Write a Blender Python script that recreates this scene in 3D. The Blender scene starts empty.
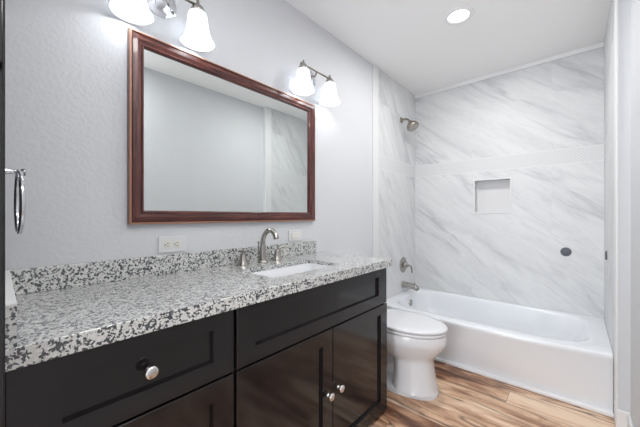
import bpy, bmesh, math, random
from mathutils import Vector, Matrix

# ---------------------------------------------------------------- camera, world, lights, exposure
SC = bpy.context.scene
COL = SC.collection
PI = math.pi
YAW = math.radians(41.33)
cam_data = bpy.data.cameras.new('camera')
cam = bpy.data.objects.new('camera', cam_data)
COL.objects.link(cam)
cam.location = (0, 0, 1.12)
cam.rotation_euler = (math.radians(90), 0, YAW - math.radians(90))
cam_data.sensor_width = 36
cam_data.lens = 291.9 / 640 * 36
cam_data.shift_y = 2.06 / 640
cam_data.clip_start = 0.01
SC.camera = cam

SC.view_settings.view_transform = 'Standard'
SC.view_settings.look = 'None'
SC.view_settings.gamma = 1
SC.view_settings.use_curve_mapping = False
SC.view_settings.exposure = 0.27

world = bpy.data.worlds.new('world')
SC.world = world
world.use_nodes = True
world.node_tree.nodes['Background'].inputs[0].default_value = (0.86, 0.92, 1.0, 1)
world.node_tree.nodes['Background'].inputs[1].default_value = 1.0      # pale fill coming in through the added doorway behind the camera


def area_light(name, loc, size, watts, color, rot=(0, 0, 0), size_y=None):
    l = bpy.data.lights.new(name, 'AREA')
    l.shape = 'DISK' if size_y is None else 'RECTANGLE'
    l.size = size
    if size_y:
        l.size_y = size_y
    l.energy = watts
    l.color = color
    o = bpy.data.objects.new(name, l)
    o.location = loc
    o.rotation_euler = rot
    COL.objects.link(o)
    return o


BULB_W = 0.6
CAN_W = 10.0
ROOM_FILL_W = 11.0
DOOR_FILL_W = 33.0
area_light('can_light', (2.03, 0.58, 2.41), 0.11, CAN_W, (1.0, 0.985, 0.96))
area_light('room_fill', (-0.75, 0.40, 2.40), 0.45, ROOM_FILL_W, (1.0, 0.985, 0.97))  # unseen fill lamp added to brighten the room, no fixture
area_light('room_fill', (0.45, 0.08, 2.40), 0.35, 8.0, (1.0, 0.985, 0.97))  # second added fill, lifts the left wall and the counter
area_light('doorway_fill', (-1.68, 0.375, 1.03), 2.0, DOOR_FILL_W, (0.93, 0.96, 1.0), (0, math.radians(-110), 0), 0.84)  # added fill lamp outside the unseen doorway, standing in for daylight
# rotated so that its x side stands upright

# ---------------------------------------------------------------- helpers


def new_mat(name, color=(0.8, 0.8, 0.8), rough=0.5, metal=0.0, spec=0.5, coat=0.0):
    m = bpy.data.materials.new(name)
    m.use_nodes = True
    b = m.node_tree.nodes['Principled BSDF']
    b.inputs['Base Color'].default_value = (*color, 1)
    b.inputs['Roughness'].default_value = rough
    b.inputs['Metallic'].default_value = metal
    b.inputs['Specular IOR Level'].default_value = spec
    b.inputs['Coat Weight'].default_value = coat
    return m


class NT:
    """short hand for building node trees"""

    def __init__(s, m):
        s.t = m.node_tree
        s.b = s.t.nodes['Principled BSDF']

    def n(s, kind, **kw):
        nd = s.t.nodes.new(kind)
        for k, v in kw.items():
            if k.startswith('i_'):
                nd.inputs[int(k[2:])].default_value = v
            else:
                setattr(nd, k, v)
        return nd

    def l(s, a, b):
        s.t.links.new(a, b)

    def m(s, op, a, b=None, c=None):
        nd = s.t.nodes.new('ShaderNodeMath')
        nd.operation = op
        for i, v in enumerate((a, b, c)):
            if v is None:
                continue
            if isinstance(v, (int, float)):
                nd.inputs[i].default_value = v
            else:
                s.l(v, nd.inputs[i])
        return nd.outputs[0]

    def mix(s, fac, a, b):
        nd = s.t.nodes.new('ShaderNodeMix')
        nd.data_type = 'RGBA'
        for i, v in ((0, fac), (6, a), (7, b)):
            if isinstance(v, (int, float)):
                nd.inputs[i].default_value = v
            elif isinstance(v, tuple):
                nd.inputs[i].default_value = (*v, 1) if len(v) == 3 else v
            else:
                s.l(v, nd.inputs[i])
        return nd.outputs[2]

    def ramp(s, fac, stops, interp='LINEAR'):
        nd = s.t.nodes.new('ShaderNodeValToRGB')
        cr = nd.color_ramp
        cr.interpolation = interp
        while len(cr.elements) < len(stops):
            cr.elements.new(0.5)
        for e, (p, c) in zip(cr.elements, stops):
            e.position = p
            e.color = (c, c, c, 1) if isinstance(c, (int, float)) else (*c, 1)
        s.l(fac, nd.inputs[0])
        return nd.outputs[0]

    def coord(s):
        return s.n('ShaderNodeTexCoord').outputs['Object']

    def sep(s, v):
        nd = s.n('ShaderNodeSeparateXYZ')
        s.l(v, nd.inputs[0])
        return nd.outputs

    def comb(s, x, y, z):
        nd = s.n('ShaderNodeCombineXYZ')
        for i, v in enumerate((x, y, z)):
            if isinstance(v, (int, float)):
                nd.inputs[i].default_value = v
            else:
                s.l(v, nd.inputs[i])
        return nd.outputs[0]

    def noise(s, vec, scale, detail=3, rough=0.5, dist=0.0):
        nd = s.n('ShaderNodeTexNoise')
        s.l(vec, nd.inputs['Vector'])
        nd.inputs['Scale'].default_value = scale
        nd.inputs['Detail'].default_value = detail
        nd.inputs['Roughness'].default_value = rough
        nd.inputs['Distortion'].default_value = dist
        return nd.outputs[0]

    def bump(s, h, strength, dist=0.01):
        nd = s.n('ShaderNodeBump')
        nd.inputs['Strength'].default_value = strength
        nd.inputs['Distance'].default_value = dist
        s.l(h, nd.inputs['Height'])
        s.l(nd.outputs[0], s.b.inputs['Normal'])


def obj(name, bm, mat=None, parent=None, smooth=False, bevel=0, seg=2, subsurf=0, auto=None):
    me = bpy.data.meshes.new(name)
    bmesh.ops.recalc_face_normals(bm, faces=bm.faces[:])
    bm.to_mesh(me)
    bm.free()
    o = bpy.data.objects.new(name, me)
    COL.objects.link(o)
    for mm in (mat if isinstance(mat, (list, tuple)) else [mat]):
        me.materials.append(mm)
    if smooth:
        for p in me.polygons:
            p.use_smooth = True
        if auto:
            me.set_sharp_from_angle(angle=math.radians(auto))
    if bevel:
        md = o.modifiers.new('bevel', 'BEVEL')
        md.width = bevel
        md.segments = seg
        md.limit_method = 'ANGLE'
        md.angle_limit = math.radians(40)
    if subsurf:
        md = o.modifiers.new('sub', 'SUBSURF')
        md.levels = md.render_levels = subsurf
    if parent:
        o.parent = parent
        o.matrix_parent_inverse = Matrix.Identity(4)
        o.location = -Vector(parent.location) if parent.parent is None and parent.type == 'EMPTY' else (0, 0, 0)
    return o


def tag(o, label=None, cat=None, group=None, kind=None):
    if label:
        o['label'] = label
    if cat:
        o['category'] = cat
    if group:
        o['group'] = group
    if kind:
        o['kind'] = kind
    return o


def struct(name, bm, mat, **kw):
    return tag(obj(name, bm, mat, **kw), kind='structure')


def thing(name, label, cat, loc=(0, 0, 0), group=None):
    o = bpy.data.objects.new(name, None)
    o.empty_display_size = 0.05
    o.location = loc
    COL.objects.link(o)
    return tag(o, label, cat, group)


def box(bm, x0, x1, y0, y1, z0, z1, mi=0):
    vs = [bm.verts.new((x, y, z)) for x in (x0, x1) for y in (y0, y1) for z in (z0, z1)]
    for f in ((0, 1, 3, 2), (4, 6, 7, 5), (0, 4, 5, 1), (2, 3, 7, 6), (0, 2, 6, 4), (1, 5, 7, 3)):
        fc = bm.faces.new([vs[i] for i in f])
        fc.material_index = mi
    return bm


def B(*a):
    return box(bmesh.new(), *a)


def loft(bm, rings, cap0=True, cap1=True, closed=True):
    rv = [[bm.verts.new(p) for p in r] for r in rings]
    n = len(rv[0])
    for a, b in zip(rv[:-1], rv[1:]):
        for i in range(n if closed else n - 1):
            j = (i + 1) % n
            bm.faces.new((a[i], a[j], b[j], b[i]))
    if cap0:
        bm.faces.new(rv[0])
    if cap1:
        bm.faces.new(rv[-1][::-1])
    return rv


def lathe(bm, prof, center=(0, 0, 0), axis='Z', n=32, cap0=True, cap1=True):
    rings = []
    c = Vector(center)
    for r, h in prof:
        ring = []
        for i in range(n):
            a = 2 * PI * i / n
            x, y = r * math.cos(a), r * math.sin(a)
            if axis == 'Z':
                p = Vector((x, y, h))
            elif axis == 'Y':
                p = Vector((x, h, y))
            else:
                p = Vector((h, x, y))
            ring.append(c + p)
        rings.append(ring)
    loft(bm, rings, cap0, cap1)
    return bm


def sweep(bm, pts, radii, n=14, caps=True, flat=1.0):
    """tapered tube along pts"""
    pts = [Vector(p) for p in pts]
    if isinstance(radii, (int, float)):
        radii = [radii] * len(pts)
    up = None
    rings = []
    for i, p in enumerate(pts):
        t = (pts[min(i + 1, len(pts) - 1)] - pts[max(i - 1, 0)]).normalized()
        if up is None:
            up = Vector((0, 0, 1)) if abs(t.z) < 0.9 else Vector((1, 0, 0))
        side = t.cross(up).normalized()
        up = side.cross(t).normalized()
        rings.append([p + side * math.cos(2 * PI * k / n) * radii[i] + up * math.sin(2 * PI * k / n) * radii[i] * flat for k in range(n)])
    loft(bm, rings, caps, caps)
    return bm


def catmull(ctrl, m=6):
    """smooth curve through control tuples of any width"""
    out = []
    n = len(ctrl)
    for i in range(n - 1):
        p0, p1, p2, p3 = ctrl[max(i - 1, 0)], ctrl[i], ctrl[i + 1], ctrl[min(i + 2, n - 1)]
        for k in range(m):
            t = k / m
            out.append(tuple(0.5 * (2 * b + (c - a) * t + (2 * a - 5 * b + 4 * c - d) * t * t + (-a + 3 * b - 3 * c + d) * t ** 3)
                             for a, b, c, d in zip(p0, p1, p2, p3)))
    out.append(tuple(ctrl[-1]))
    return out


def rrect(cx, cy, hx, hy, r, z, n=8):
    pts = []
    for q, (sx, sy) in enumerate(((1, 1), (-1, 1), (-1, -1), (1, -1))):
        for k in range(n + 1):
            a = PI / 2 * q + PI / 2 * k / n
            pts.append((cx + sx * (hx - r) + r * math.cos(a), cy + sy * (hy - r) + r * math.sin(a), z))
    return pts


# ---------------------------------------------------------------- materials
def wall_paint(name, color, strength=0.25):
    m = new_mat(name, color, 0.6, spec=0.3)
    t = NT(m)
    c = t.coord()
    h = t.noise(c, 75, 3, 0.55)
    h2 = t.noise(c, 190, 2, 0.5)
    t.bump(t.m('ADD', t.ramp(h, [(0.42, 0.0), (0.62, 1.0)]), t.m('MULTIPLY', h2, 0.4)), strength, 0.004)
    return m


PAINT = wall_paint('wall_paint', (0.675, 0.688, 0.712), 0.12)
CEIL = wall_paint('ceiling_paint', (0.95, 0.95, 0.95), 0.08)
TRIM = new_mat('trim_white', (0.88, 0.885, 0.89), 0.35)


def marble(name, axis, seed):
    """axis: which object coordinate runs along the wall; +1/-1 sign makes u grow toward image right"""
    m = new_mat(name, (0.8, 0.8, 0.8), 0.42, spec=0.35)
    t = NT(m)
    x, y, z = t.sep(t.coord())
    u = x if axis == 'x' else t.m('MULTIPLY', y, -1)
    W, H = 1.2, 0.597
    # the courses start at the joint at z 0.936 (bottom) and the mosaic band cuts in at 1.532-1.66
    zz = t.m('SUBTRACT', z, 0.936)
    rowf = t.m('DIVIDE', zz, H)
    row = t.m('FLOOR', rowf)
    uf = t.m('ADD', t.m('DIVIDE', u, W), t.m('MULTIPLY', t.m('MODULO', t.m('ADD', row, 20), 2), 0.5))
    uf = t.m('ADD', uf, seed * 0.13)
    colf = t.m('FLOOR', uf)
    fu = t.m('SUBTRACT', uf, colf)
    fz = t.m('SUBTRACT', rowf, row)
    eu = t.m('MULTIPLY', t.m('MINIMUM', fu, t.m('SUBTRACT', 1, fu)), W)
    ez = t.m('MULTIPLY', t.m('MINIMUM', fz, t.m('SUBTRACT', 1, fz)), H)
    grout = t.m('LESS_THAN', t.m('MINIMUM', eu, ez), 0.0016)
    # a per-tile shift of the veining
    wn = t.n('ShaderNodeTexWhiteNoise', noise_dimensions='3D')
    t.l(t.comb(colf, row, seed), wn.inputs['Vector'])
    off = t.n('ShaderNodeVectorMath', operation='SCALE')
    t.l(wn.outputs['Color'], off.inputs[0])
    off.inputs['Scale'].default_value = 0.2
    ca, sa = math.cos(math.radians(-38)), math.sin(math.radians(-38))
    if axis == 'x':
        ca, sa = math.cos(math.radians(-55)), math.sin(math.radians(-55))
    al = t.m('ADD', t.m('MULTIPLY', u, ca), t.m('MULTIPLY', z, sa))
    ac = t.m('SUBTRACT', t.m('MULTIPLY', z, ca), t.m('MULTIPLY', u, sa))
    v = t.comb(t.m('MULTIPLY', al, 0.75), t.m('MULTIPLY', ac, 4.2), 0.0)
    va = t.n('ShaderNodeVectorMath', operation='ADD')
    t.l(v, va.inputs[0])
    t.l(off.outputs[0], va.inputs[1])
    v = va.outputs[0]
    n1 = t.noise(v, 1.5, 5, 0.5, 0.25)
    vein = t.m('ABSOLUTE', t.m('SUBTRACT', n1, 0.5))
    vein = t.ramp(vein, [(0.0, 1.0), (0.018, 0.55), (0.07, 0.0)])
    mask = t.ramp(t.noise(v, 0.9, 2, 0.5), [(0.42, 0.0), (0.62, 1.0)])
    n2 = t.noise(v, 3.4, 4, 0.55, 0.25)
    vein2 = t.ramp(t.m('ABSOLUTE', t.m('SUBTRACT', n2, 0.5)), [(0.0, 0.6), (0.03, 0.1), (0.07, 0.0)])
    cloud = t.ramp(t.noise(v, 1.6, 4, 0.6, 0.2), [(0.45, 0.0), (0.75, 1.0)])
    f = t.m('ADD', t.m('MULTIPLY', vein, t.m('MULTIPLY', mask, 0.58)), t.m('MULTIPLY', vein2, 0.22))
    f = t.m('ADD', f, t.m('MULTIPLY', cloud, 0.30))
    f = t.m('MINIMUM', f, 1.0)
    base = t.mix(f, (0.755, 0.765, 0.775), (0.43, 0.44, 0.465))
    base = t.mix(t.m('MULTIPLY', grout, 0.18), base, (0.62, 0.62, 0.63))
    # mosaic band: small diamonds
    inb = t.m('MULTIPLY', t.m('GREATER_THAN', z, 1.533), t.m('LESS_THAN', z, 1.660))
    s = 0.024
    p = t.m('FRACT', t.m('ADD', t.m('DIVIDE', t.m('ADD', u, z), s), 50))
    q = t.m('FRACT', t.m('ADD', t.m('DIVIDE', t.m('SUBTRACT', u, z), s), 50))
    g = t.m('MINIMUM', t.m('MINIMUM', p, t.m('SUBTRACT', 1, p)), t.m('MINIMUM', q, t.m('SUBTRACT', 1, q)))
    mos = t.ramp(g, [(0.06, (0.64, 0.645, 0.66)), (0.17, (0.755, 0.765, 0.775))])
    edge = t.m('MINIMUM', t.m('ABSOLUTE', t.m('SUBTRACT', z, 1.533)), t.m('ABSOLUTE', t.m('SUBTRACT', z, 1.660)))
    mos = t.mix(t.m('LESS_THAN', edge, 0.006), mos, (0.79, 0.79, 0.80))
    fin = t.mix(inb, base, mos)
    t.l(fin, t.b.inputs['Base Color'])
    return m


TRIM2 = new_mat('tile_edge_white', (0.78, 0.785, 0.79), 0.35)
MARBLE_Y = marble('marble_tile_back', 'y', 1.0)
MARBLE_X = marble('marble_tile_side', 'x', 4.0)


def mosaic_mat():
    m = new_mat('niche_mosaic', (0.7, 0.7, 0.7), 0.25)
    t = NT(m)
    x, y, z = t.sep(t.coord())
    s = 0.021
    p = t.m('FRACT', t.m('ADD', t.m('DIVIDE', t.m('ADD', y, z), s), 50))
    q = t.m('FRACT', t.m('ADD', t.m('DIVIDE', t.m('SUBTRACT', y, z), s), 50))
    g = t.m('MINIMUM', p, q)
    c = t.ramp(g, [(0.06, (0.68, 0.685, 0.70)), (0.16, (0.80, 0.80, 0.81))])
    t.l(c, t.b.inputs['Base Color'])
    return m


MOSAIC = mosaic_mat()


def granite_mat():
    m = new_mat('granite', (0.6, 0.6, 0.6), 0.14, spec=0.6, coat=1.0)
    t = NT(m)
    c = t.coord()
    nv = t.n('ShaderNodeTexNoise')
    t.l(c, nv.inputs['Vector'])
    nv.inputs['Scale'].default_value = 90
    nv.inputs['Detail'].default_value = 2
    sc = t.n('ShaderNodeVectorMath', operation='SCALE')
    t.l(nv.outputs['Color'], sc.inputs[0])
    sc.inputs['Scale'].default_value = 0.010
    ad = t.n('ShaderNodeVectorMath', operation='ADD')
    t.l(c, ad.inputs[0])
    t.l(sc.outputs[0], ad.inputs[1])
    v = ad.outputs[0]
    vo = t.n('ShaderNodeTexVoronoi')
    t.l(v, vo.inputs['Vector'])
    vo.inputs['Scale'].default_value = 205
    cell = t.sep(vo.outputs['Color'])[0]
    big = t.noise(c, 68, 3, 0.55)
    # crystals: dark ones cluster where the slow noise is high
    k = t.m('ADD', t.m('MULTIPLY', cell, 0.55), t.m('MULTIPLY', big, 0.9))
    col = t.ramp(k, [(0.0, (0.64, 0.64, 0.61)), (0.58, (0.72, 0.725, 0.70)), (0.74, (0.58, 0.58, 0.59)),
                     (0.79, (0.22, 0.24, 0.25)), (0.822, (0.022, 0.035, 0.04)), (1.0, (0.02, 0.02, 0.025))], 'CONSTANT')
    fine = t.noise(c, 300, 2, 0.6)
    col = t.mix(t.ramp(fine, [(0.35, 0.14), (0.6, 0.0)]), col, (0.22, 0.22, 0.24))
    t.l(col, t.b.inputs['Base Color'])
    t.b.inputs['Coat Roughness'].default_value = 0.22
    t.b.inputs['Coat IOR'].default_value = 1.75
    t.b.inputs['Roughness'].default_value = 0.25
    return m


GRANITE = granite_mat()


def espresso_mat():
    m = new_mat('espresso_wood', (0.02, 0.017, 0.017), 0.2, spec=0.5)
    t = NT(m)
    x, y, z = t.sep(t.coord())
    v = t.comb(t.m('MULTIPLY', x, 3), t.m('MULTIPLY', y, 3), t.m('MULTIPLY', z, 40))
    g = t.noise(v, 2.0, 4, 0.6, 0.3)
    c = t.mix(g, (0.0120, 0.0108, 0.0118), (0.0145, 0.0125, 0.0132))
    t.l(c, t.b.inputs['Base Color'])
    r = t.ramp(t.noise(t.coord(), 14, 2, 0.5), [(0.3, 0.11), (0.7, 0.13)])
    t.l(r, t.b.inputs['Roughness'])
    return m


ESPRESSO = espresso_mat()
DARK_GAP = new_mat('cabinet_carcass', (0.008, 0.008, 0.009), 0.6)


def mahogany_mat(name, horiz):
    m = new_mat(name, (0.1, 0.03, 0.025), 0.28, coat=0.3)
    t = NT(m)
    x, y, z = t.sep(t.coord())
    v = t.comb(t.m('MULTIPLY', x, 4 if horiz else 60), t.m('MULTIPLY', y, 60), t.m('MULTIPLY', z, 60 if horiz else 4))
    g = t.noise(v, 1.6, 5, 0.65, 0.4)
    c = t.ramp(g, [(0.30, (0.018, 0.004, 0.004)), (0.5, (0.085, 0.019, 0.015)), (0.72, (0.20, 0.062, 0.042))])
    t.l(c, t.b.inputs['Base Color'])
    return m


MAHOG_H = mahogany_mat('mahogany_rail', True)
MAHOG_V = mahogany_mat('mahogany_stile', False)
BEAD = new_mat('mahogany_pale_bead', (0.42, 0.21, 0.14), 0.35)  # paler bead along the outer edge of the frame
NICKEL = new_mat('brushed_nickel', (0.42, 0.40, 0.37), 0.27, 1.0)
DARKNICKEL = new_mat('aged_nickel', (0.30, 0.275, 0.23), 0.3, 1.0)
CHROME = new_mat('chrome', (0.72, 0.73, 0.76), 0.08, 1.0)
KNOB = new_mat('satin_nickel', (0.72, 0.71, 0.69), 0.24, 1.0)
PORCELAIN = new_mat('porcelain', (0.78, 0.79, 0.815), 0.16, coat=0.2)
TUBWHITE = new_mat('tub_enamel', (0.84, 0.865, 0.90), 0.16, coat=0.3)
PLASTIC = new_mat('ivory_plastic', (0.74, 0.73, 0.67), 0.35)
PLATE = new_mat('white_plastic', (0.72, 0.725, 0.73), 0.35)
SLOT = new_mat('slot_black', (0.03, 0.03, 0.03), 0.6)
RUBBER = new_mat('grey_rubber', (0.115, 0.125, 0.15), 0.6)
MIRROR = new_mat('mirror_silver', (0.80, 0.83, 0.82), 0.0, 1.0)


def floor_mat():
    m = new_mat('plank_floor', (0.5, 0.35, 0.2), 0.33, spec=0.5)
    t = NT(m)
    x, y, z = t.sep(t.coord())
    W, L = 0.15, 1.25
    cx = t.m('ADD', t.m('DIVIDE', x, W), 40.35)
    col = t.m('FLOOR', cx)
    fx = t.m('SUBTRACT', cx, col)
    wn0 = t.n('ShaderNodeTexWhiteNoise', noise_dimensions='1D')
    t.l(col, wn0.inputs['W'])
    cy = t.m('ADD', t.m('ADD', t.m('DIVIDE', y, L), 20), wn0.outputs['Value'])
    row = t.m('FLOOR', cy)
    fy = t.m('SUBTRACT', cy, row)
    wn = t.n('ShaderNodeTexWhiteNoise', noise_dimensions='3D')
    t.l(t.comb(col, row, 3.0), wn.inputs['Vector'])
    rnd = wn.outputs['Value']
    off = t.n('ShaderNodeVectorMath', operation='SCALE')
    t.l(wn.outputs['Color'], off.inputs[0])
    off.inputs['Scale'].default_value = 20
    v0 = t.comb(t.m('MULTIPLY', x, 5.5), t.m('MULTIPLY', y, 0.85), 0)
    va = t.n('ShaderNodeVectorMath', operation='ADD')
    t.l(v0, va.inputs[0])
    t.l(off.outputs[0], va.inputs[1])
    v = va.outputs[0]
    g1 = t.noise(v, 1.0, 4, 0.5, 0.7)
    g2 = t.noise(v, 4.2, 5, 0.65, 0.9)
    g3 = t.noise(v, 1.9, 3, 0.5, 0.6)
    k = t.m('ADD', t.m('MULTIPLY', g1, 0.63), t.m('MULTIPLY', g2, 0.42))
    k = t.m('ADD', k, t.m('MULTIPLY', g3, 0.25))
    k = t.m('ADD', k, t.m('MULTIPLY', t.m('SUBTRACT', rnd, 0.5), 0.10))
    c = t.ramp(k, [(0.53, (0.10, 0.042, 0.024)), (0.595, (0.25, 0.12, 0.066)), (0.64, (0.43, 0.24, 0.14)),
                   (0.69, (0.66, 0.43, 0.28)), (0.78, (0.84, 0.64, 0.47))])
    # dark mineral streaks and knots
    st = t.m('ABSOLUTE', t.m('SUBTRACT', t.noise(v, 0.8, 3, 0.5, 0.8), 0.54))
    st = t.ramp(st, [(0.0, 0.9), (0.010, 0.55), (0.035, 0.0)])
    stm = t.ramp(t.noise(v, 0.7, 2, 0.5), [(0.40, 0.0), (0.52, 1.0)])
    c = t.mix(t.m('MULTIPLY', st, stm), c, (0.07, 0.03, 0.018))
    ex = t.m('MULTIPLY', t.m('MINIMUM', fx, t.m('SUBTRACT', 1, fx)), W)
    ey = t.m('MULTIPLY', t.m('MINIMUM', fy, t.m('SUBTRACT', 1, fy)), L)
    gap = t.m('LESS_THAN', t.m('MINIMUM', ex, ey), 0.0012)
    c = t.mix(t.m('MULTIPLY', gap, 0.7), c, (0.06, 0.03, 0.02))
    t.l(c, t.b.inputs['Base Color'])
    return m


FLOOR = floor_mat()


def glass_shade_mat():
    m = new_mat('frosted_shade', (0.9, 0.92, 0.93), 0.4)
    t = NT(m)
    tr = t.n('ShaderNodeBsdfTranslucent')
    tr.inputs[0].default_value = (0.95, 0.97, 1.0, 1)
    mx = t.n('ShaderNodeMixShader')
    mx.inputs[0].default_value = 0.42
    out = t.t.nodes['Material Output']
    t.l(t.b.outputs[0], mx.inputs[1])
    t.l(tr.outputs[0], mx.inputs[2])
    t.l(mx.outputs[0], out.inputs[0])
    return m


SHADE = glass_shade_mat()


def emit(name, color, strength):
    m = bpy.data.materials.new(name)
    m.use_nodes = True
    b = m.node_tree.nodes['Principled BSDF']
    b.inputs['Base Color'].default_value = (0.9, 0.9, 0.9, 1)
    b.inputs['Emission Color'].default_value = (*color, 1)
    b.inputs['Emission Strength'].default_value = strength
    return m


BULB = emit('bulb_glow', (0.95, 0.98, 1.0), 7)
LENS = emit('can_lens_glow', (1.0, 1.0, 1.0), 5)

# ---------------------------------------------------------------- structure
YV = 1.33      # vanity wall
YA = -0.155    # tiled end wall of the tub alcove
YR = -0.21     # right wall of the room
XB = 3.07      # tiled back wall
XA = 2.20      # alcove starts
ZC = 2.428
XE = -1.6      # wall behind the camera

struct('floor', B(XE - 0.1, XB + 0.1, YR - 0.1, YV + 0.1, -0.06, 0), FLOOR)
struct('ceiling', B(XE - 0.1, XB + 0.1, YR - 0.1, YV + 0.1, ZC, ZC + 0.06), CEIL)
struct('wall_left', B(XE - 0.1, XB + 0.1, YV, YV + 0.1, 0, ZC), PAINT)
struct('wall_right', B(XE - 0.1, XB + 0.1, YR - 0.1, YR, 0, ZC), PAINT)
# wall behind the camera, with an unseen doorway added to let light in
bm = bmesh.new()
box(bm, XE - 0.1, XE, YR, -0.05, 0, ZC)
box(bm, XE - 0.1, XE, 0.80, YV, 0, ZC)
box(bm, XE - 0.1, XE, -0.05, 0.80, 2.05, ZC)
struct('wall_front', bm, PAINT)
# back wall with the niche recess
NY0, NY1, NZ0, NZ1, ND = 0.446, 0.729, 1.152, 1.450, 0.088
bm = bmesh.new()
box(bm, XB, XB + 0.1, YA - 0.06, NY0, 0, ZC)
box(bm, XB, XB + 0.1, NY1, YV, 0, ZC)
box(bm, XB, XB + 0.1, NY0, NY1, 0, NZ0)
box(bm, XB, XB + 0.1, NY0, NY1, NZ1, ZC)
box(bm, XB + ND, XB + 0.1, NY0, NY1, NZ0, NZ1, 1)
struct('wall_back', bm, [MARBLE_Y, MOSAIC])
# pencil trim round the niche
bm = bmesh.new()
w, d = 0.011, 0.005
box(bm, XB - d, XB + 0.01, NY0 - w, NY1 + w, NZ0 - w, NZ0)
box(bm, XB - d, XB + 0.01, NY0 - w, NY1 + w, NZ1, NZ1 + w)
box(bm, XB - d, XB + 0.01, NY0 - w, NY0, NZ0, NZ1)
box(bm, XB - d, XB + 0.01, NY1, NY1 + w, NZ0, NZ1)
struct('trim_1', bm, TRIM2, bevel=0.002)
# tiled end walls
struct('wall_alcove_left', B(2.285, XB, YV - 0.009, YV, 0.30, ZC), MARBLE_X)
bm = bmesh.new()
box(bm, 2.285, XB, YA - 0.009, YA, 0.30, ZC)
struct('wall_alcove_right', bm, MARBLE_X)
struct('wall_stub', B(XA, XB, YR, YA - 0.009, 0, ZC), PAINT)
# white corner strips where the tile starts, and along the ceiling
struct('trim_2', B(2.194, 2.285, YV - 0.012, YV, 0.0, ZC), TRIM2, bevel=0.003)
struct('trim_3', B(2.194, 2.285, YA - 0.010, YA + 0.001, 0.0, ZC), TRIM2, bevel=0.003)
struct('trim_4', B(XB - 0.012, XB, YA, YV - 0.009, ZC - 0.035, ZC), TRIM, bevel=0.003)
# baseboards
struct('baseboard_right', B(XE, XA - 0.0131, YR, YR + 0.014, 0, 0.092), TRIM2, bevel=0.005)
struct('baseboard_stub', B(XA - 0.013, XA, YR, YA, 0, 0.10), TRIM2, bevel=0.005)
struct('baseboard_left', B(1.51, 2.193, YV - 0.014, YV, 0, 0.10), TRIM, bevel=0.005)
# casing round the added doorway behind
bm = bmesh.new()
box(bm, XE, XE + 0.015, -0.12, -0.05, 0, 2.05)
box(bm, XE, XE + 0.015, 0.80, 0.87, 0, 2.05)
box(bm, XE, XE + 0.015, -0.12, 0.87, 2.05, 2.12)
struct('trim_5', bm, TRIM, bevel=0.003)

# ---------------------------------------------------------------- bathtub
XT = 2.30


def bow(y):
    c, h = (YA + YV) / 2, (YV - YA) / 2
    s = (y - c) / h
    return XT - 0.055 * (1 - abs(s) ** 2.2)


def tub():
    t = thing('bathtub', 'white alcove bathtub with a bowed front apron between marble walls', 'bathtub', (2.68, 0.5875, 0))
    y0, y1 = YA + 0.002, YV - 0.010
    x1 = XB - 0.002
    zr = 0.3435
    n = 24
    # outer outline as a closed polygon: front edge sampled, back edge sampled the same way

    def outline(z, amt, inset=0.0, xin=0.0):
        pts = []
        for i in range(n + 1):
            y = y0 + (y1 - y0) * i / n
            pts.append((XT + (bow(y) - XT) * amt + xin, y, z))
        for i in range(6):
            pts.append((XT + xin + (x1 - XT - xin) * (i + 1) / 7, y1, z))
        for i in range(n + 1):
            y = y1 + (y0 - y1) * i / n
            pts.append((x1, y, z))
        for i in range(6):
            pts.append((x1 + (XT + xin - x1) * (i + 1) / 7, y0, z))
        return pts
    N = len(outline(0, 0))

    def inner(z, fx, bx, ey0, ey1, r, amt):
        """rounded basin ring with the same point count; r corner radius"""
        ring = []
        base = outline(z, 0)
        cx, cy = (fx + bx) / 2, (ey0 + ey1) / 2
        hx, hy = (bx - fx) / 2, (ey1 - ey0) / 2
        ox, oy = (x1 + XT) / 2, (y0 + y1) / 2
        for p in base:
            # map rectangle perimeter to superellipse by angle in normalised box
            nx, ny = (p[0] - ox) / ((x1 - XT) / 2), (p[1] - oy) / ((y1 - y0) / 2)
            m = max(abs(nx), abs(ny))
            nx, ny = nx / m, ny / m
            e = r
            L = (abs(nx) ** e + abs(ny) ** e) ** (1 / e)
            nx, ny = nx / L, ny / L
            X = cx + nx * hx
            if nx < 0:
                X += (bow(cy + ny * hy) - XT) * amt * (-nx)
            ring.append((X, cy + ny * hy, z))
        return ring
    bm = bmesh.new()
    rings = [outline(0.0, 0.0, xin=0.012), outline(0.03, 0.10, xin=0.010), outline(0.12, 0.45, xin=0.008), outline(0.22, 0.80, xin=0.007),
             outline(0.285, 0.95, xin=0.006), outline(0.305, 1.0, xin=0.003), outline(0.320, 1.0), outline(0.332, 1.0), outline(0.340, 1.0, xin=0.004), outline(zr, 1.0, xin=0.014),
             inner(zr, XT + 0.085, x1 - 0.045, y0 + 0.075, y1 - 0.055, 7, 0.75),
             inner(zr - 0.006, XT + 0.10, x1 - 0.055, y0 + 0.09, y1 - 0.065, 6, 0.72),
             inner(zr - 0.03, XT + 0.112, x1 - 0.062, y0 + 0.105, y1 - 0.072, 5.5, 0.7),
             inner(0.20, XT + 0.135, x1 - 0.085, y0 + 0.17, y1 - 0.095, 5, 0.55),
             inner(0.09, XT + 0.165, x1 - 0.115, y0 + 0.26, y1 - 0.13, 4.5, 0.4),
             inner(0.055, XT + 0.21, x1 - 0.16, y0 + 0.32, y1 - 0.18, 4, 0.3)]
    loft(bm, rings, True, True)
    obj('tub_body', bm, TUBWHITE, t, smooth=True, auto=50)
    # overflow plate on the drain end
    bm = bmesh.new()
    yo = y1 - 0.083
    lathe(bm, [(0.0, -0.016), (0.016, -0.015), (0.030, -0.010), (0.034, 0.0), (0.034, 0.012)], (2.76, yo, 0.255), 'Y', 24, False, True)
    ov = obj('overflow_plate', bm, NICKEL, t, smooth=True)
    return t


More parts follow.
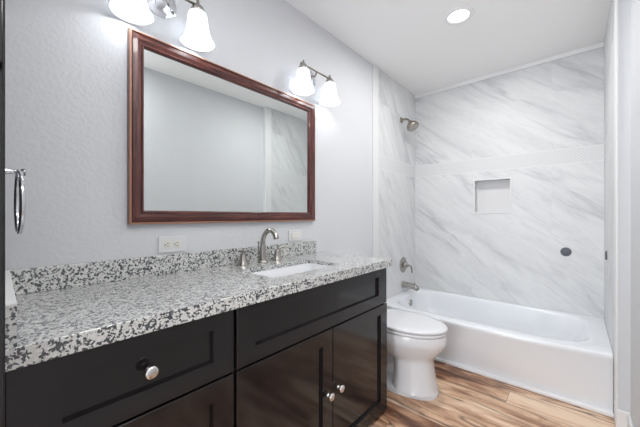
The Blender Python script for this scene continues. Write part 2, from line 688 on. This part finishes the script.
tub()
struct('trim_6', B(XT - 0.018, XT + 0.0119, YA, YV - 0.013, 0, 0.020), TRIM, bevel=0.004)

# ---------------------------------------------------------------- vanity
YF = 0.79    # counter front
YC = 0.812   # face of doors and drawers
VX0, VX1 = 0.0195, 1.503


def shaker(name, parent, x0, x1, z0, z1, y, side=0.062, rail=0.058, th=0.019, depth=0.012, mat=None, ins=None):
    if ins is None:
        ins = (x0 + side, x1 - side, z0 + rail, z1 - rail)
    a0, a1, b0, b1 = ins
    c = 0.0010
    e = 0.0015

    def R(xa, xb, za, zb, yy):
        return [(xa, yy, za), (xb, yy, za), (xb, yy, zb), (xa, yy, zb)]
    bm = bmesh.new()
    loft(bm, [R(x0, x1, z0, z1, y + th), R(x0, x1, z0, z1, y + e), R(x0 + e, x1 - e, z0 + e, z1 - e, y),
              R(a0, a1, b0, b1, y), R(a0 + c, a1 - c, b0 + c, b1 - c, y + depth), ], True, True)
    return obj(name, bm, mat or ESPRESSO, parent)


def knob(parent, x, y, z, mat=None, r=0.0165):
    bm = bmesh.new()
    k = r / 0.0165
    prof = [(0.0, -0.028), (0.008, -0.0275), (0.0135, -0.0255), (0.0162, -0.0225), (0.0165, -0.0195), (0.0145, -0.0165),
            (0.008, -0.013), (0.0055, -0.009), (0.0055, -0.004), (0.0085, -0.001), (0.009, 0.0)]
    lathe(bm, [(a * k, b) for a, b in prof], (x, y, z), 'Y', 28, False, True)
    o = obj('knob', bm, mat or KNOB, parent, smooth=True)
    o.location = (0, 0, 0)
    return o


v = thing('vanity_cabinet', 'long espresso brown shaker vanity cabinet under the granite countertop', 'vanity', (0.76, 1.07, 0))
bm = bmesh.new()
box(bm, VX0, 1.495, YC + 0.021, YV - 0.001, 0.075, 0.69)
box(bm, VX0, 0.70, YC + 0.021, YV - 0.001, 0.6901, 0.830)
box(bm, 1.27, 1.495, YC + 0.021, YV - 0.001, 0.6901, 0.830)
box(bm, 0.7001, 1.2699, YC + 0.021, YC + 0.04, 0.6901, 0.830)
box(bm, 0.7001, 1.2699, YV - 0.03, YV - 0.001, 0.6901, 0.830)
box(bm, VX0, 1.495, YC + 0.075, YV - 0.001, 0.0, 0.075)
obj('carcass', bm, DARK_GAP, v)
box_side = B(1.4951, VX1 - 0.001, YC + 0.021, YV - 0.001, 0.0, 0.830)
obj('side_panel', box_side, ESPRESSO, v)
# drawers
ys = YC
d1 = shaker('drawer', v, 0.021, 0.512, 0.628, 0.8285, ys, ins=(0.103, 0.443, 0.682, 0.778))
knob(d1, 0.268, ys, 0.730)
d2 = shaker('drawer', v, 0.021, 0.512, 0.326, 0.621, ys, ins=(0.103, 0.443, 0.385, 0.562))
knob(d2, 0.268, ys, 0.473)
d3 = shaker('drawer', v, 0.021, 0.512, 0.024, 0.319, ys, ins=(0.103, 0.443, 0.083, 0.260))
knob(d3, 0.268, ys, 0.171)
shaker('false_drawer_front', v, 0.524, 1.497, 0.628, 0.8285, ys, ins=(0.594, 1.412, 0.682, 0.784))
dl = shaker('door', v, 0.524, 1.0085, 0.024, 0.621, ys, ins=(0.594, 0.943, 0.090, 0.560))
knob(dl, 0.978, ys, 0.338)
dr = shaker('door', v, 1.0125, 1.502, 0.024, 0.621, ys, ins=(1.082, 1.434, 0.090, 0.572))
knob(dr, 1.050, ys, 0.342)

# countertop with the sink cut-out
SKX, SKY, SHX, SHY = 0.974, 1.024, 0.226, 0.122


def countertop():
    o0 = thing('countertop', 'speckled black, grey and white granite countertop on the vanity', 'countertop', (0.76, 1.06, 0.831))
    x0, x1, y0, y1 = 0.0205, 1.523, YF, YV - 0.001
    z0, z1 = 0.8312, 0.872
    inn = rrect(SKX, SKY, SHX, SHY, 0.028, 0, 8)
    out = []
    corners = [(x1, y1), (x0, y1), (x0, y0), (x1, y0)]
    for p in inn:
        dx, dy = p[0] - SKX, p[1] - SKY
        k = min(((x1 - SKX) if dx > 0 else (x0 - SKX)) / dx if abs(dx) > 1e-9 else 1e9,
                ((y1 - SKY) if dy > 0 else (y0 - SKY)) / dy if abs(dy) > 1e-9 else 1e9)
        out.append([SKX + dx * k, SKY + dy * k])
    for cx, cy in corners:
        i = min(range(len(out)), key=lambda q: (out[q][0] - cx) ** 2 + (out[q][1] - cy) ** 2)
        out[i] = [cx, cy]
    e = 0.0012

    def ins(p, k):
        return (min(max(p[0], x0 + k), x1 - k), min(max(p[1], y0 + k), y1 - k))
    R = []
    R.append([(p[0], p[1], z1 - 0.02) for p in inn])
    R.append([(SKX + (p[0] - SKX) * 1.16, SKY + (p[1] - SKY) * 1.22, z1 - 0.02) for p in inn])
    R.append([(SKX + (p[0] - SKX) * 1.16, SKY + (p[1] - SKY) * 1.22, z0) for p in inn])
    R.append([(*ins(p, e), z0) for p in out])
    R.append([(*p, z0 + e) for p in out])
    R.append([(*p, z1 - e) for p in out])
    R.append([(*ins(p, e), z1) for p in out])
    R.append([(p[0], p[1], z1) for p in inn])
    bm = bmesh.new()
    rv = loft(bm, R, False, False)
    n = len(inn)
    for i in range(n):
        j = (i + 1) % n
        bm.faces.new((rv[-1][i], rv[-1][j], rv[0][j], rv[0][i]))
    obj('slab', bm, GRANITE, o0)
    obj('backsplash', B(0.0208, 1.452, YV - 0.021, YV - 0.001, 0.8721, 0.9515), GRANITE, o0, bevel=0.002)
    bm = bmesh.new()
    pl = [(0.0205, YF + 0.012), (0.0365, YF + 0.012), (0.0440, YV - 0.0215), (0.0205, YV - 0.0215)]
    loft(bm, [[(*p, 0.8721) for p in pl], [(*p, 0.9500) for p in pl]])
    obj('side_splash', bm, GRANITE, o0)
    bm = bmesh.new()  # thin white sheet: glare on the polished splash top, put in as colour
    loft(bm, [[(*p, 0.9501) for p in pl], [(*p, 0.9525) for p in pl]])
    tag(obj('splash_glare', bm, TRIM, o0), 'painted white glare on the polished top of the side splash')


countertop()

# undermount sink
s0 = thing('sink', 'white rectangular undermount sink set into the granite countertop', 'sink', (SKX, SKY, 0.70))
bm = bmesh.new()
rings = [rrect(SKX, SKY, SHX + 0.022, SHY + 0.020, 0.06, 0.8515), rrect(SKX, SKY, SHX + 0.003, SHY + 0.003, 0.030, 0.8515),
         rrect(SKX, SKY, SHX - 0.002, SHY - 0.002, 0.032, 0.847), rrect(SKX, SKY, SHX - 0.008, SHY - 0.007, 0.036, 0.81),
         rrect(SKX, SKY, SHX - 0.02, SHY - 0.016, 0.05, 0.757), rrect(SKX, SKY, SHX - 0.045, SHY - 0.04, 0.045, 0.741),
         rrect(SKX, SKY, 0.05, 0.04, 0.035, 0.736), rrect(SKX, SKY, 0.05, 0.04, 0.035, 0.726),
         rrect(SKX, SKY, SHX - 0.05, SHY - 0.04, 0.045, 0.730), rrect(SKX, SKY, SHX - 0.01, SHY - 0.01, 0.05, 0.76),
         rrect(SKX, SKY, SHX + 0.004, SHY + 0.004, 0.055, 0.82), rrect(SKX, SKY, SHX + 0.022, SHY + 0.020, 0.06, 0.843)]
rv = loft(bm, rings, False, False)
n = len(rings[0])
for i in range(n):
    j = (i + 1) % n
    bm.faces.new((rv[-1][i], rv[-1][j], rv[0][j], rv[0][i]))
bm.faces.new(rv[6])
obj('basin', bm, PORCELAIN, s0, smooth=True, auto=50)
obj('drain', lathe(bmesh.new(), [(0.0, 0.004), (0.018, 0.0045), (0.022, 0.002), (0.023, 0.0)], (SKX, SKY, 0.736), 'Z', 24, False, True), NICKEL, s0, smooth=True)

# widespread faucet
FX, FY, FZ = 0.958, 1.245, 0.8722
f0 = thing('faucet', 'brushed nickel high-arc two-handle faucet behind the sink', 'faucet', (FX, FY, FZ))
ctrl = [(FX, FY, FZ, 0.027), (FX, FY, FZ + 0.006, 0.026), (FX, FY, FZ + 0.012, 0.021), (FX, FY, FZ + 0.035, 0.0175), (FX, FY + 0.001, FZ + 0.08, 0.0150),
        (FX, FY - 0.002, FZ + 0.115, 0.0135), (FX, FY - 0.018, FZ + 0.150, 0.0125), (FX, FY - 0.048, FZ + 0.170, 0.0125),
        (FX, FY - 0.080, FZ + 0.168, 0.0130), (FX, FY - 0.102, FZ + 0.149, 0.0138), (FX, FY - 0.110, FZ + 0.132, 0.0148)]
cc = catmull(ctrl, 4)
obj('spout', sweep(bmesh.new(), [c[:3] for c in cc], [c[3] for c in cc], 18), NICKEL, f0, smooth=True, auto=60)
for sx in (-1, 1):
    hx = FX + sx * 0.112
    hy = FY + 0.015
    bm = bmesh.new()
    lathe(bm, [(0.030, 0.0), (0.029, 0.006), (0.024, 0.014), (0.0185, 0.03), (0.0155, 0.045), (0.0155, 0.052), (0.012, 0.058), (0.0, 0.060)], (hx, hy, FZ), 'Z', 24, True, False)
    cc = catmull([(hx, hy, FZ + 0.050, 0.010), (hx + sx * 0.004, hy - 0.01, FZ + 0.062, 0.0085), (hx + sx * 0.010, hy - 0.014, FZ + 0.070, 0.0070), (hx + sx * 0.020, hy - 0.020, FZ + 0.073, 0.0065), (hx + sx * 0.030, hy - 0.026, FZ + 0.072, 0.006)], 4)
    sweep(bm, [c[:3] for c in cc], [c[3] for c in cc], 12)
    obj('handle', bm, NICKEL, f0, smooth=True, auto=60)
obj('lift_rod', lathe(bmesh.new(), [(0.0025, 0.0), (0.0025, 0.095), (0.0055, 0.100), (0.006, 0.108), (0.0, 0.112)], (FX - 0.002, FY + 0.034, FZ), 'Z', 12, True, False), NICKEL, f0, smooth=True)

# ---------------------------------------------------------------- linen tower at the left edge
tw = thing('linen_cabinet', 'tall dark cabinet beside the vanity at the left edge of the photo', 'cabinet', (-0.2, 1.0, 0))
obj('carcass', B(-0.46, 0.0185, 0.70, YV - 0.001, 0.0, 2.15), ESPRESSO, tw, bevel=0.001)
tu = shaker('door', tw, -0.455, 0.0155, 1.362, 2.145, 0.680)
knob(tu, -0.42, 0.680, 1.45)
tl = shaker('door', tw, -0.455, 0.0155, 0.09, 1.348, 0.680)
knob(tl, -0.42, 0.680, 1.20)

# towel ring on the side of the tower
tr = thing('towel_ring', 'chrome towel ring hanging at the left edge above the countertop', 'towel ring', (0.0186, 1.08, 1.23))
RY, RZ = 1.08, 1.232
bm = bmesh.new()
lathe(bm, [(0.024, 0.0), (0.024, 0.004), (0.018, 0.008), (0.008, 0.010), (0.0065, 0.018), (0.0065, 0.036), (0.0095, 0.039), (0.010, 0.046), (0.0, 0.049)], (0.0187, RY, RZ), 'X', 24, True, False)
obj('post', bm, CHROME, tr, smooth=True, auto=50)
bm = bmesh.new()
R0 = 0.078
cx = 0.053
ang = math.radians(1)
pts = []
for i in range(48):
    a = 2 * PI * i / 48
    w_, h_ = R0 * math.sin(a), R0 * math.cos(a)
    pts.append(Vector((cx + w_ * math.sin(ang) * 1.0, RY - w_ * math.cos(ang), RZ - R0 + h_)))
n = 12
rings = []
for i, p in enumerate(pts):
    t_ = (pts[(i + 1) % 48] - pts[i - 1]).normalized()
    nrm = Vector((math.cos(ang), math.sin(ang), 0))
    s_ = t_.cross(nrm)
    rings.append([bm.verts.new(p + nrm * math.cos(2 * PI * k / n) * 0.0052 + s_ * math.sin(2 * PI * k / n) * 0.0052) for k in range(n)])
for i in range(48):
    a, b = rings[i], rings[(i + 1) % 48]
    for k in range(n):
        bm.faces.new((a[k], a[(k + 1) % n], b[(k + 1) % n], b[k]))
obj('ring', bm, CHROME, tr, smooth=True)

# ---------------------------------------------------------------- wall mirror
mx0, mx1, mz0, mz1 = 0.362, 1.440, 1.0845, 1.855
mr = thing('wall_mirror', 'large rectangular wall mirror in a dark reddish wood frame', 'mirror', (0.909, YV, 1.085))
obj('glass', B(mx0 + 0.03, mx1 - 0.03, YV - 0.008, YV - 0.002, mz0 + 0.03, mz1 - 0.03), MIRROR, mr)
# profile: (distance inwards, height off the wall)
PROF = [(0.0, 0.001), (0.0, 0.020), (0.0035, 0.024), (0.008, 0.0245), (0.010, 0.0205), (0.014, 0.0225), (0.030, 0.0235), (0.044, 0.019), (0.047, 0.0215), (0.0505, 0.0215), (0.054, 0.016), (0.056, 0.011), (0.056, 0.001)]


def rail(name, kind):
    bm = bmesh.new()
    A, Bq = [], []
    for d_, h_ in PROF:
        y = YV - h_
        if kind == 'top':
            A.append((mx0 + d_, y, mz1 - d_)); Bq.append((mx1 - d_, y, mz1 - d_))
        elif kind == 'bottom':
            A.append((mx0 + d_, y, mz0 + d_)); Bq.append((mx1 - d_, y, mz0 + d_))
        elif kind == 'left':
            A.append((mx0 + d_, y, mz0 + d_)); Bq.append((mx0 + d_, y, mz1 - d_))
        else:
            A.append((mx1 - d_, y, mz0 + d_)); Bq.append((mx1 - d_, y, mz1 - d_))
    loft(bm, [A, Bq], True, True)
    bm.faces.ensure_lookup_table()
    n_ = len(PROF)
    for i in (1, 2):
        bm.faces[i].material_index = 1
    return obj(name, bm, [MAHOG_H if kind in ('top', 'bottom') else MAHOG_V, BEAD], mr)


for k_ in ('top', 'bottom', 'left', 'right'):
    rail('frame_rail', k_)

# ---------------------------------------------------------------- sconces
SHADE_PROF = [(0.022, 0.133), (0.031, 0.131), (0.038, 0.122), (0.0415, 0.102), (0.044, 0.074), (0.050, 0.046), (0.060, 0.022), (0.070, 0.006), (0.074, 0.0)]


def sconce(cx, label):
    t = thing('wall_sconce', label, 'wall lamp', (cx, YV, 2.03), 'twin-shade sconces above the mirror')
    zb = 1.879
    ysh = 1.250
    zbar = 2.041
    bm = bmesh.new()
    lathe(bm, [(0.066, 0.0), (0.066, -0.006), (0.054, -0.012), (0.046, -0.014), (0.040, -0.022), (0.024, -0.030), (0.012, -0.036), (0.0, -0.038)], (cx, YV - 0.001, 2.028), 'Y', 36, True, False)
    obj('wall_plate', bm, CHROME, t, smooth=True, auto=40)
    bm = bmesh.new()
    cc = catmull([(cx, YV - 0.03, 2.035), (cx, YV - 0.045, 2.022), (cx, YV - 0.062, 2.02), (cx, ysh + 0.004, zbar)], 5)
    sweep(bm, cc, 0.006, 10)
    sweep(bm, [(cx - 0.139, ysh, zbar), (cx + 0.139, ysh, zbar)], 0.0055, 10)
    for s in (-1, 1):
        lathe(bm, [(0.0, 0.010), (0.006, 0.008), (0.008, 0.0), (0.006, -0.008), (0.0, -0.010)], (cx + s * 0.141, ysh, zbar), 'X', 12, False, False)
    obj('arm', bm, DARKNICKEL, t, smooth=True)
    for s in (-1, 1):
        x = cx + s * 0.126
        bm = bmesh.new()
        lathe(bm, [(0.0, 0.026), (0.006, 0.024), (0.007, 0.012), (0.011, 0.006), (0.020, -0.004), (0.027, -0.014), (0.029, -0.030), (0.026, -0.033), (0.0, -0.033)],
              (x, ysh, zbar), 'Z', 24, False, False)
        obj('lamp_holder', bm, NICKEL, t, smooth=True, auto=60)
        bm = bmesh.new()
        outer = catmull([(a, b) for a, b in SHADE_PROF], 3)
        inn = [(max(a - 0.003, 0.002), b) for a, b in outer][::-1]
        rings = []
        for r, h in outer + inn:
            rings.append([(x + r * math.cos(2 * PI * k / 40), ysh + r * math.sin(2 * PI * k / 40), zb + h) for k in range(40)])
        rings.append(rings[0])
        rv = loft(bm, rings, False, False)
        bmesh.ops.remove_doubles(bm, verts=bm.verts[:], dist=1e-6)
        sh = obj('shade', bm, SHADE, t, smooth=True)
        bm = bmesh.new()
        lathe(bm, [(0.0, 0.0), (0.012, 0.003), (0.021, 0.013), (0.024, 0.026), (0.021, 0.042), (0.014, 0.058), (0.012, 0.075), (0.012, 0.098), (0.0, 0.100)],
              (x, ysh, zb + 0.036), 'Z', 20, False, False)
        obj('bulb', bm, BULB, t, smooth=True)
        L = bpy.data.lights.new('bulb_light', 'POINT')
        L.energy = BULB_W
        L.color = (0.93, 0.97, 1.0)
        L.shadow_soft_size = 0.02
        lo = bpy.data.objects.new('bulb_light', L)
        lo.location = (x, ysh, zb + 0.030)
        COL.objects.link(lo)


sconce(0.482, 'nickel two-light wall sconce over the left end of the mirror')
sconce(1.394, 'nickel two-light wall sconce over the right end of the mirror, nearest the shower')

# recessed ceiling light
rc = thing('recessed_light', 'round white recessed ceiling light above the tub front', 'ceiling light', (2.03, 0.58, ZC))
bm = bmesh.new()
lathe(bm, [(0.090, -0.0005), (0.090, -0.004), (0.085, -0.008), (0.070, -0.0095), (0.0625, -0.0075), (0.0615, -0.0005)], (2.03, 0.58, ZC), 'Z', 48, False, False)
obj('trim_ring', bm, TRIM, rc, smooth=True)
obj('lens', lathe(bmesh.new(), [(0.061, -0.004), (0.061, -0.0005)], (2.03, 0.58, ZC), 'Z', 40), LENS, rc)

# ---------------------------------------------------------------- outlets


def outlet(x0, x1, z0, z1, label, decora):
    cx, cz = (x0 + x1) / 2, (z0 + z1) / 2
    o = thing('wall_outlet' if not decora else 'light_switch', label, 'outlet' if not decora else 'switch', (cx, YV, cz))
    obj('cover_plate', B(x0, x1, YV - 0.006, YV - 0.0005, z0, z1), PLATE, o, bevel=0.003)
    if decora:
        r_ = obj('rocker', B(cx - 0.034, cx + 0.034, YV - 0.0095, YV - 0.004, cz - 0.0165, cz + 0.0165), PLASTIC, o, bevel=0.002)
        return
    for s in (-1, 1):
        c = cx + s * 0.0195
        bm = bmesh.new()
        rr = [(c + px * 1.0, YV - 0.0065 + yy, cz + pz) for yy in (0,) for px, pz in ()]
        lathe(bm, [(0.0, -0.0085), (0.0155, -0.0085), (0.0165, -0.007), (0.0165, -0.004)], (c, YV, cz), 'Y', 28, False, True)
        rec = obj('receptacle', bm, PLASTIC, o, smooth=True, auto=30)
        bm = bmesh.new()
        for dz in (-0.006, 0.006):
            box(bm, c - 0.007 + 0.002, c + 0.004, YV - 0.0095, YV - 0.008, cz + dz - 0.0011, cz + dz + 0.0011)
        lathe(bm, [(0.0025, -0.0095), (0.0025, -0.008)], (c - 0.010, YV, cz), 'Y', 10)
        sl = obj('slot', bm, SLOT, rec)
        sl.location = (0, 0, 0)
    obj('screw', lathe(bmesh.new(), [(0.0, -0.008), (0.0035, -0.0075), (0.004, -0.005)], (cx, YV, cz), 'Y', 12, False, True), PLATE, o)


outlet(0.474, 0.590, 0.960, 1.030, 'white horizontal duplex outlet on the wall under the left end of the mirror', False)
outlet(1.216, 1.330, 0.9625, 1.030, 'small pale switch plate on the wall above the backsplash right of the faucet', True)

# ---------------------------------------------------------------- toilet
TX = 1.828


def egg(cx, yf, yb, hw, z, n=48, p=2.0, wide=0.56):
    """elongated bowl outline; front tip at yf (toward the room), back at yb"""
    ym = yf + (yb - yf) * wide
    pts = []
    for i in range(n):
        a = 2 * PI * i / n
        c, s = math.cos(a), math.sin(a)
        x = math.copysign(abs(c) ** (2 / p), c) * hw
        if s < 0:
            y = ym - (abs(s) ** (2 / p)) * (ym - yf)
        else:
            y = ym + (abs(s) ** (2 / 2.8)) * (yb - ym)
            x = math.copysign(abs(c) ** (2 / 2.6), c) * hw
        pts.append((cx + x, y, z))
    return pts


to = thing('toilet', 'white porcelain toilet with closed lid between vanity and bathtub', 'toilet', (TX, 1.0, 0))
bm = bmesh.new()
rings = [egg(TX, 0.648, 0.92, 0.138, 0.030, p=2.3), egg(TX, 0.656, 0.915, 0.132, 0.05, p=2.3),
         egg(TX, 0.664, 0.91, 0.126, 0.10, p=2.3), egg(TX, 0.672, 0.91, 0.121, 0.16, p=2.2), egg(TX, 0.676, 0.92, 0.120, 0.205, p=2.2), egg(TX, 0.672, 0.97, 0.125, 0.228, p=2.2),
         egg(TX, 0.653, 1.07, 0.144, 0.246, p=2.1), egg(TX, 0.632, 1.14, 0.162, 0.272, p=2.0), egg(TX, 0.613, 1.16, 0.174, 0.296),
         egg(TX, 0.600, 1.165, 0.182, 0.320), egg(TX, 0.596, 1.165, 0.185, 0.330), egg(TX, 0.594, 1.165, 0.186, 0.340), egg(TX, 0.594, 1.165, 0.186, 0.378), egg(TX, 0.598, 1.16, 0.182, 0.387)]
loft(bm, rings)
obj('bowl', bm, PORCELAIN, to, smooth=True, auto=60)
# foot flange and the trapway behind the pedestal
bm = bmesh.new()
loft(bm, [egg(TX, 0.643, 1.25, 0.141, 0.0, p=2.3), egg(TX, 0.642, 1.25, 0.142, 0.012, p=2.3), egg(TX, 0.646, 1.245, 0.139, 0.028, p=2.3), egg(TX, 0.662, 1.24, 0.126, 0.034, p=2.3)])
obj('foot', bm, PORCELAIN, to, smooth=True, auto=60)
bm = bmesh.new()
cc = catmull([(TX, 0.93, 0.13, 0.085), (TX, 1.00, 0.21, 0.085), (TX, 1.08, 0.26, 0.085), (TX, 1.15, 0.22, 0.08), (TX, 1.175, 0.12, 0.075), (TX, 1.175, 0.02, 0.075)], 4)
sweep(bm, [c[:3] for c in cc], [c[3] for c in cc], 18)
obj('trapway', bm, PORCELAIN, to, smooth=True)


def slab_egg(name, yf, yb, hw, z0, z1, r=0.006, crown=0.0):
    bm = bmesh.new()
    rr = [egg(TX, yf + r, yb - r, hw - r, z0, 56), egg(TX, yf, yb, hw, z0 + r * 0.8, 56), egg(TX, yf, yb, hw, z1 - r, 56),
          egg(TX, yf + r * 0.3, yb - r * 0.3, hw - r * 0.3, z1 - r * 0.35, 56), egg(TX, yf + r, yb - r, hw - r, z1, 56)]
    if crown:
        rr.append(egg(TX, yf + 0.05, yb - 0.05, hw - 0.05, z1 + crown, 56))
    loft(bm, rr)
    return obj(name, bm, PORCELAIN, to, smooth=True, auto=60)


slab_egg('seat', 0.594, 1.085, 0.184, 0.389, 0.407)
slab_egg('lid', 0.590, 1.090, 0.186, 0.4095, 0.432, 0.009, 0.004)
bm = bmesh.new()
box(bm, TX - 0.205, TX + 0.205, 1.125, YV - 0.016, 0.3875, 0.735)
obj('tank', bm, PORCELAIN, to, bevel=0.025, seg=4)
obj('tank_lid', B(TX - 0.215, TX + 0.215, 1.115, YV - 0.014, 0.7355, 0.768), PORCELAIN, to, bevel=0.010, seg=3)
for s in (-1, 1):
    obj('hinge', lathe(bmesh.new(), [(0.012, -0.02), (0.012, 0.02)], (TX + s * 0.07, 1.101, 0.420), 'X', 14), PORCELAIN, to)
bm = bmesh.new()
lathe(bm, [(0.013, 0.0), (0.013, -0.010), (0.0, -0.012)], (TX - 0.15, 1.125, 0.68), 'Y', 16, True, False)
sweep(bm, [(TX - 0.15, 1.108, 0.68), (TX - 0.11, 1.105, 0.675), (TX - 0.07, 1.105, 0.668)], [0.006, 0.006, 0.005], 10)
obj('flush_lever', bm, CHROME, to, smooth=True, auto=60)
for s in (-1, 1):
    obj('bolt_cap', lathe(bmesh.new(), [(0.014, 0.0), (0.013, 0.008), (0.007, 0.014), (0.0, 0.016)], (TX + s * 0.108, 1.06, 0.033), 'Z', 16, True, False), PORCELAIN, to, smooth=True)

# ---------------------------------------------------------------- shower fittings
YT = YV - 0.009
sh = thing('shower_head', 'nickel shower head on a short arm high on the marble wall', 'shower head', (2.735, YT, 2.075))
bm = bmesh.new()
lathe(bm, [(0.030, 0.0), (0.030, -0.004), (0.024, -0.010), (0.012, -0.014), (0.0, -0.014)], (2.735, YT, 2.075), 'Y', 28, True, False)
obj('flange', bm, DARKNICKEL, sh, smooth=True, auto=50)
cc = catmull([(2.735, YT - 0.008, 2.075), (2.735, YT - 0.042, 2.077), (2.735, YT - 0.070, 2.066), (2.735, YT - 0.092, 2.044)], 5)
obj('shower_arm', sweep(bmesh.new(), cc, 0.0105, 12), DARKNICKEL, sh, smooth=True)
bm = bmesh.new()
d_ = Vector((-0.15, -0.50, -0.85)).normalized()
p0 = Vector((2.735, YT - 0.089, 2.047))
side = Vector((1, 0, 0)).cross(d_).normalized()
up_ = d_.cross(side)
rings = []
for r, h in [(0.013, 0.0), (0.020, 0.008), (0.018, 0.018), (0.028, 0.026), (0.048, 0.044), (0.058, 0.062), (0.059, 0.078), (0.053, 0.086)]:
    rings.append([p0 + d_ * h + side * r * math.cos(2 * PI * k / 28) + up_ * r * math.sin(2 * PI * k / 28) for k in range(28)])
loft(bm, rings)
hd = obj('spray_head', bm, DARKNICKEL, sh, smooth=True, auto=50)
rings = [[p0 + d_ * h + side * r * math.cos(2 * PI * k / 28) + up_ * r * math.sin(2 * PI * k / 28) for k in range(28)] for r, h in [(0.048, 0.0862), (0.046, 0.089)]]
bm = bmesh.new()
loft(bm, rings)
fp = obj('face_plate', bm, NICKEL, hd)
fp.location = (0, 0, 0)

vl = thing('shower_valve', 'round nickel shower valve plate with lever handle above the tub spout', 'shower valve', (2.79, YT, 0.63))
VX, VZ = 2.775, 0.622
bm = bmesh.new()
lathe(bm, [(0.078, 0.0), (0.078, -0.004), (0.070, -0.008), (0.040, -0.012), (0.030, -0.014), (0.028, -0.035), (0.024, -0.045), (0.0, -0.047)], (VX, YT, VZ), 'Y', 40, True, False)
obj('escutcheon', bm, NICKEL, vl, smooth=True, auto=40)
cc = catmull([(VX, YT - 0.040, VZ, 0.014), (VX, YT - 0.062, VZ, 0.011), (VX, YT - 0.082, VZ - 0.004, 0.009), (VX, YT - 0.092, VZ - 0.030, 0.008), (VX, YT - 0.094, VZ - 0.070, 0.0075)], 4)
obj('lever_handle', sweep(bmesh.new(), [c[:3] for c in cc], [c[3] for c in cc], 12), NICKEL, vl, smooth=True)

ts = thing('tub_spout', 'nickel tub spout on the marble wall above the bathtub rim', 'tub spout', (2.76, YT, 0.44))
TZ = 0.412
cc = catmull([(2.775, YT, TZ + 0.012, 0.034), (2.775, YT - 0.006, TZ + 0.012, 0.030), (2.775, YT - 0.014, TZ + 0.012, 0.031), (2.775, YT - 0.06, TZ + 0.010, 0.029),
              (2.775, YT - 0.11, TZ + 0.004, 0.028), (2.775, YT - 0.140, TZ - 0.006, 0.026), (2.775, YT - 0.150, TZ - 0.026, 0.019)], 4)
bm = sweep(bmesh.new(), [c[:3] for c in cc], [c[3] for c in cc], 18)
obj('spout_body', bm, NICKEL, ts, smooth=True, auto=60)
obj('diverter', lathe(bmesh.new(), [(0.004, 0.0), (0.004, 0.014), (0.008, 0.017), (0.007, 0.024), (0.0, 0.026)], (2.775, YT - 0.122, TZ + 0.022), 'Z', 14, True, False), NICKEL, ts, smooth=True)

# grey discs stuck on the tile
bm = bmesh.new()
lathe(bm, [(0.035, 0.0), (0.035, -0.004), (0.031, -0.007), (0.0, -0.008)], (XB - 0.0005, 0.065, 0.829), 'X', 32, True, False)
tag(obj('round_disc', bm, RUBBER, smooth=True, auto=40), 'small round dark grey disc stuck on the marble back wall', 'disc')
bm = bmesh.new()
lathe(bm, [(0.031, 0.0), (0.031, 0.004), (0.027, 0.008), (0.0, 0.009)], (2.785, YA + 0.0005, 0.848), 'Y', 32, True, False)
tag(obj('round_disc', bm, RUBBER, smooth=True, auto=40), 'dark disc seen edge-on on the tiled right end wall of the alcove', 'disc')
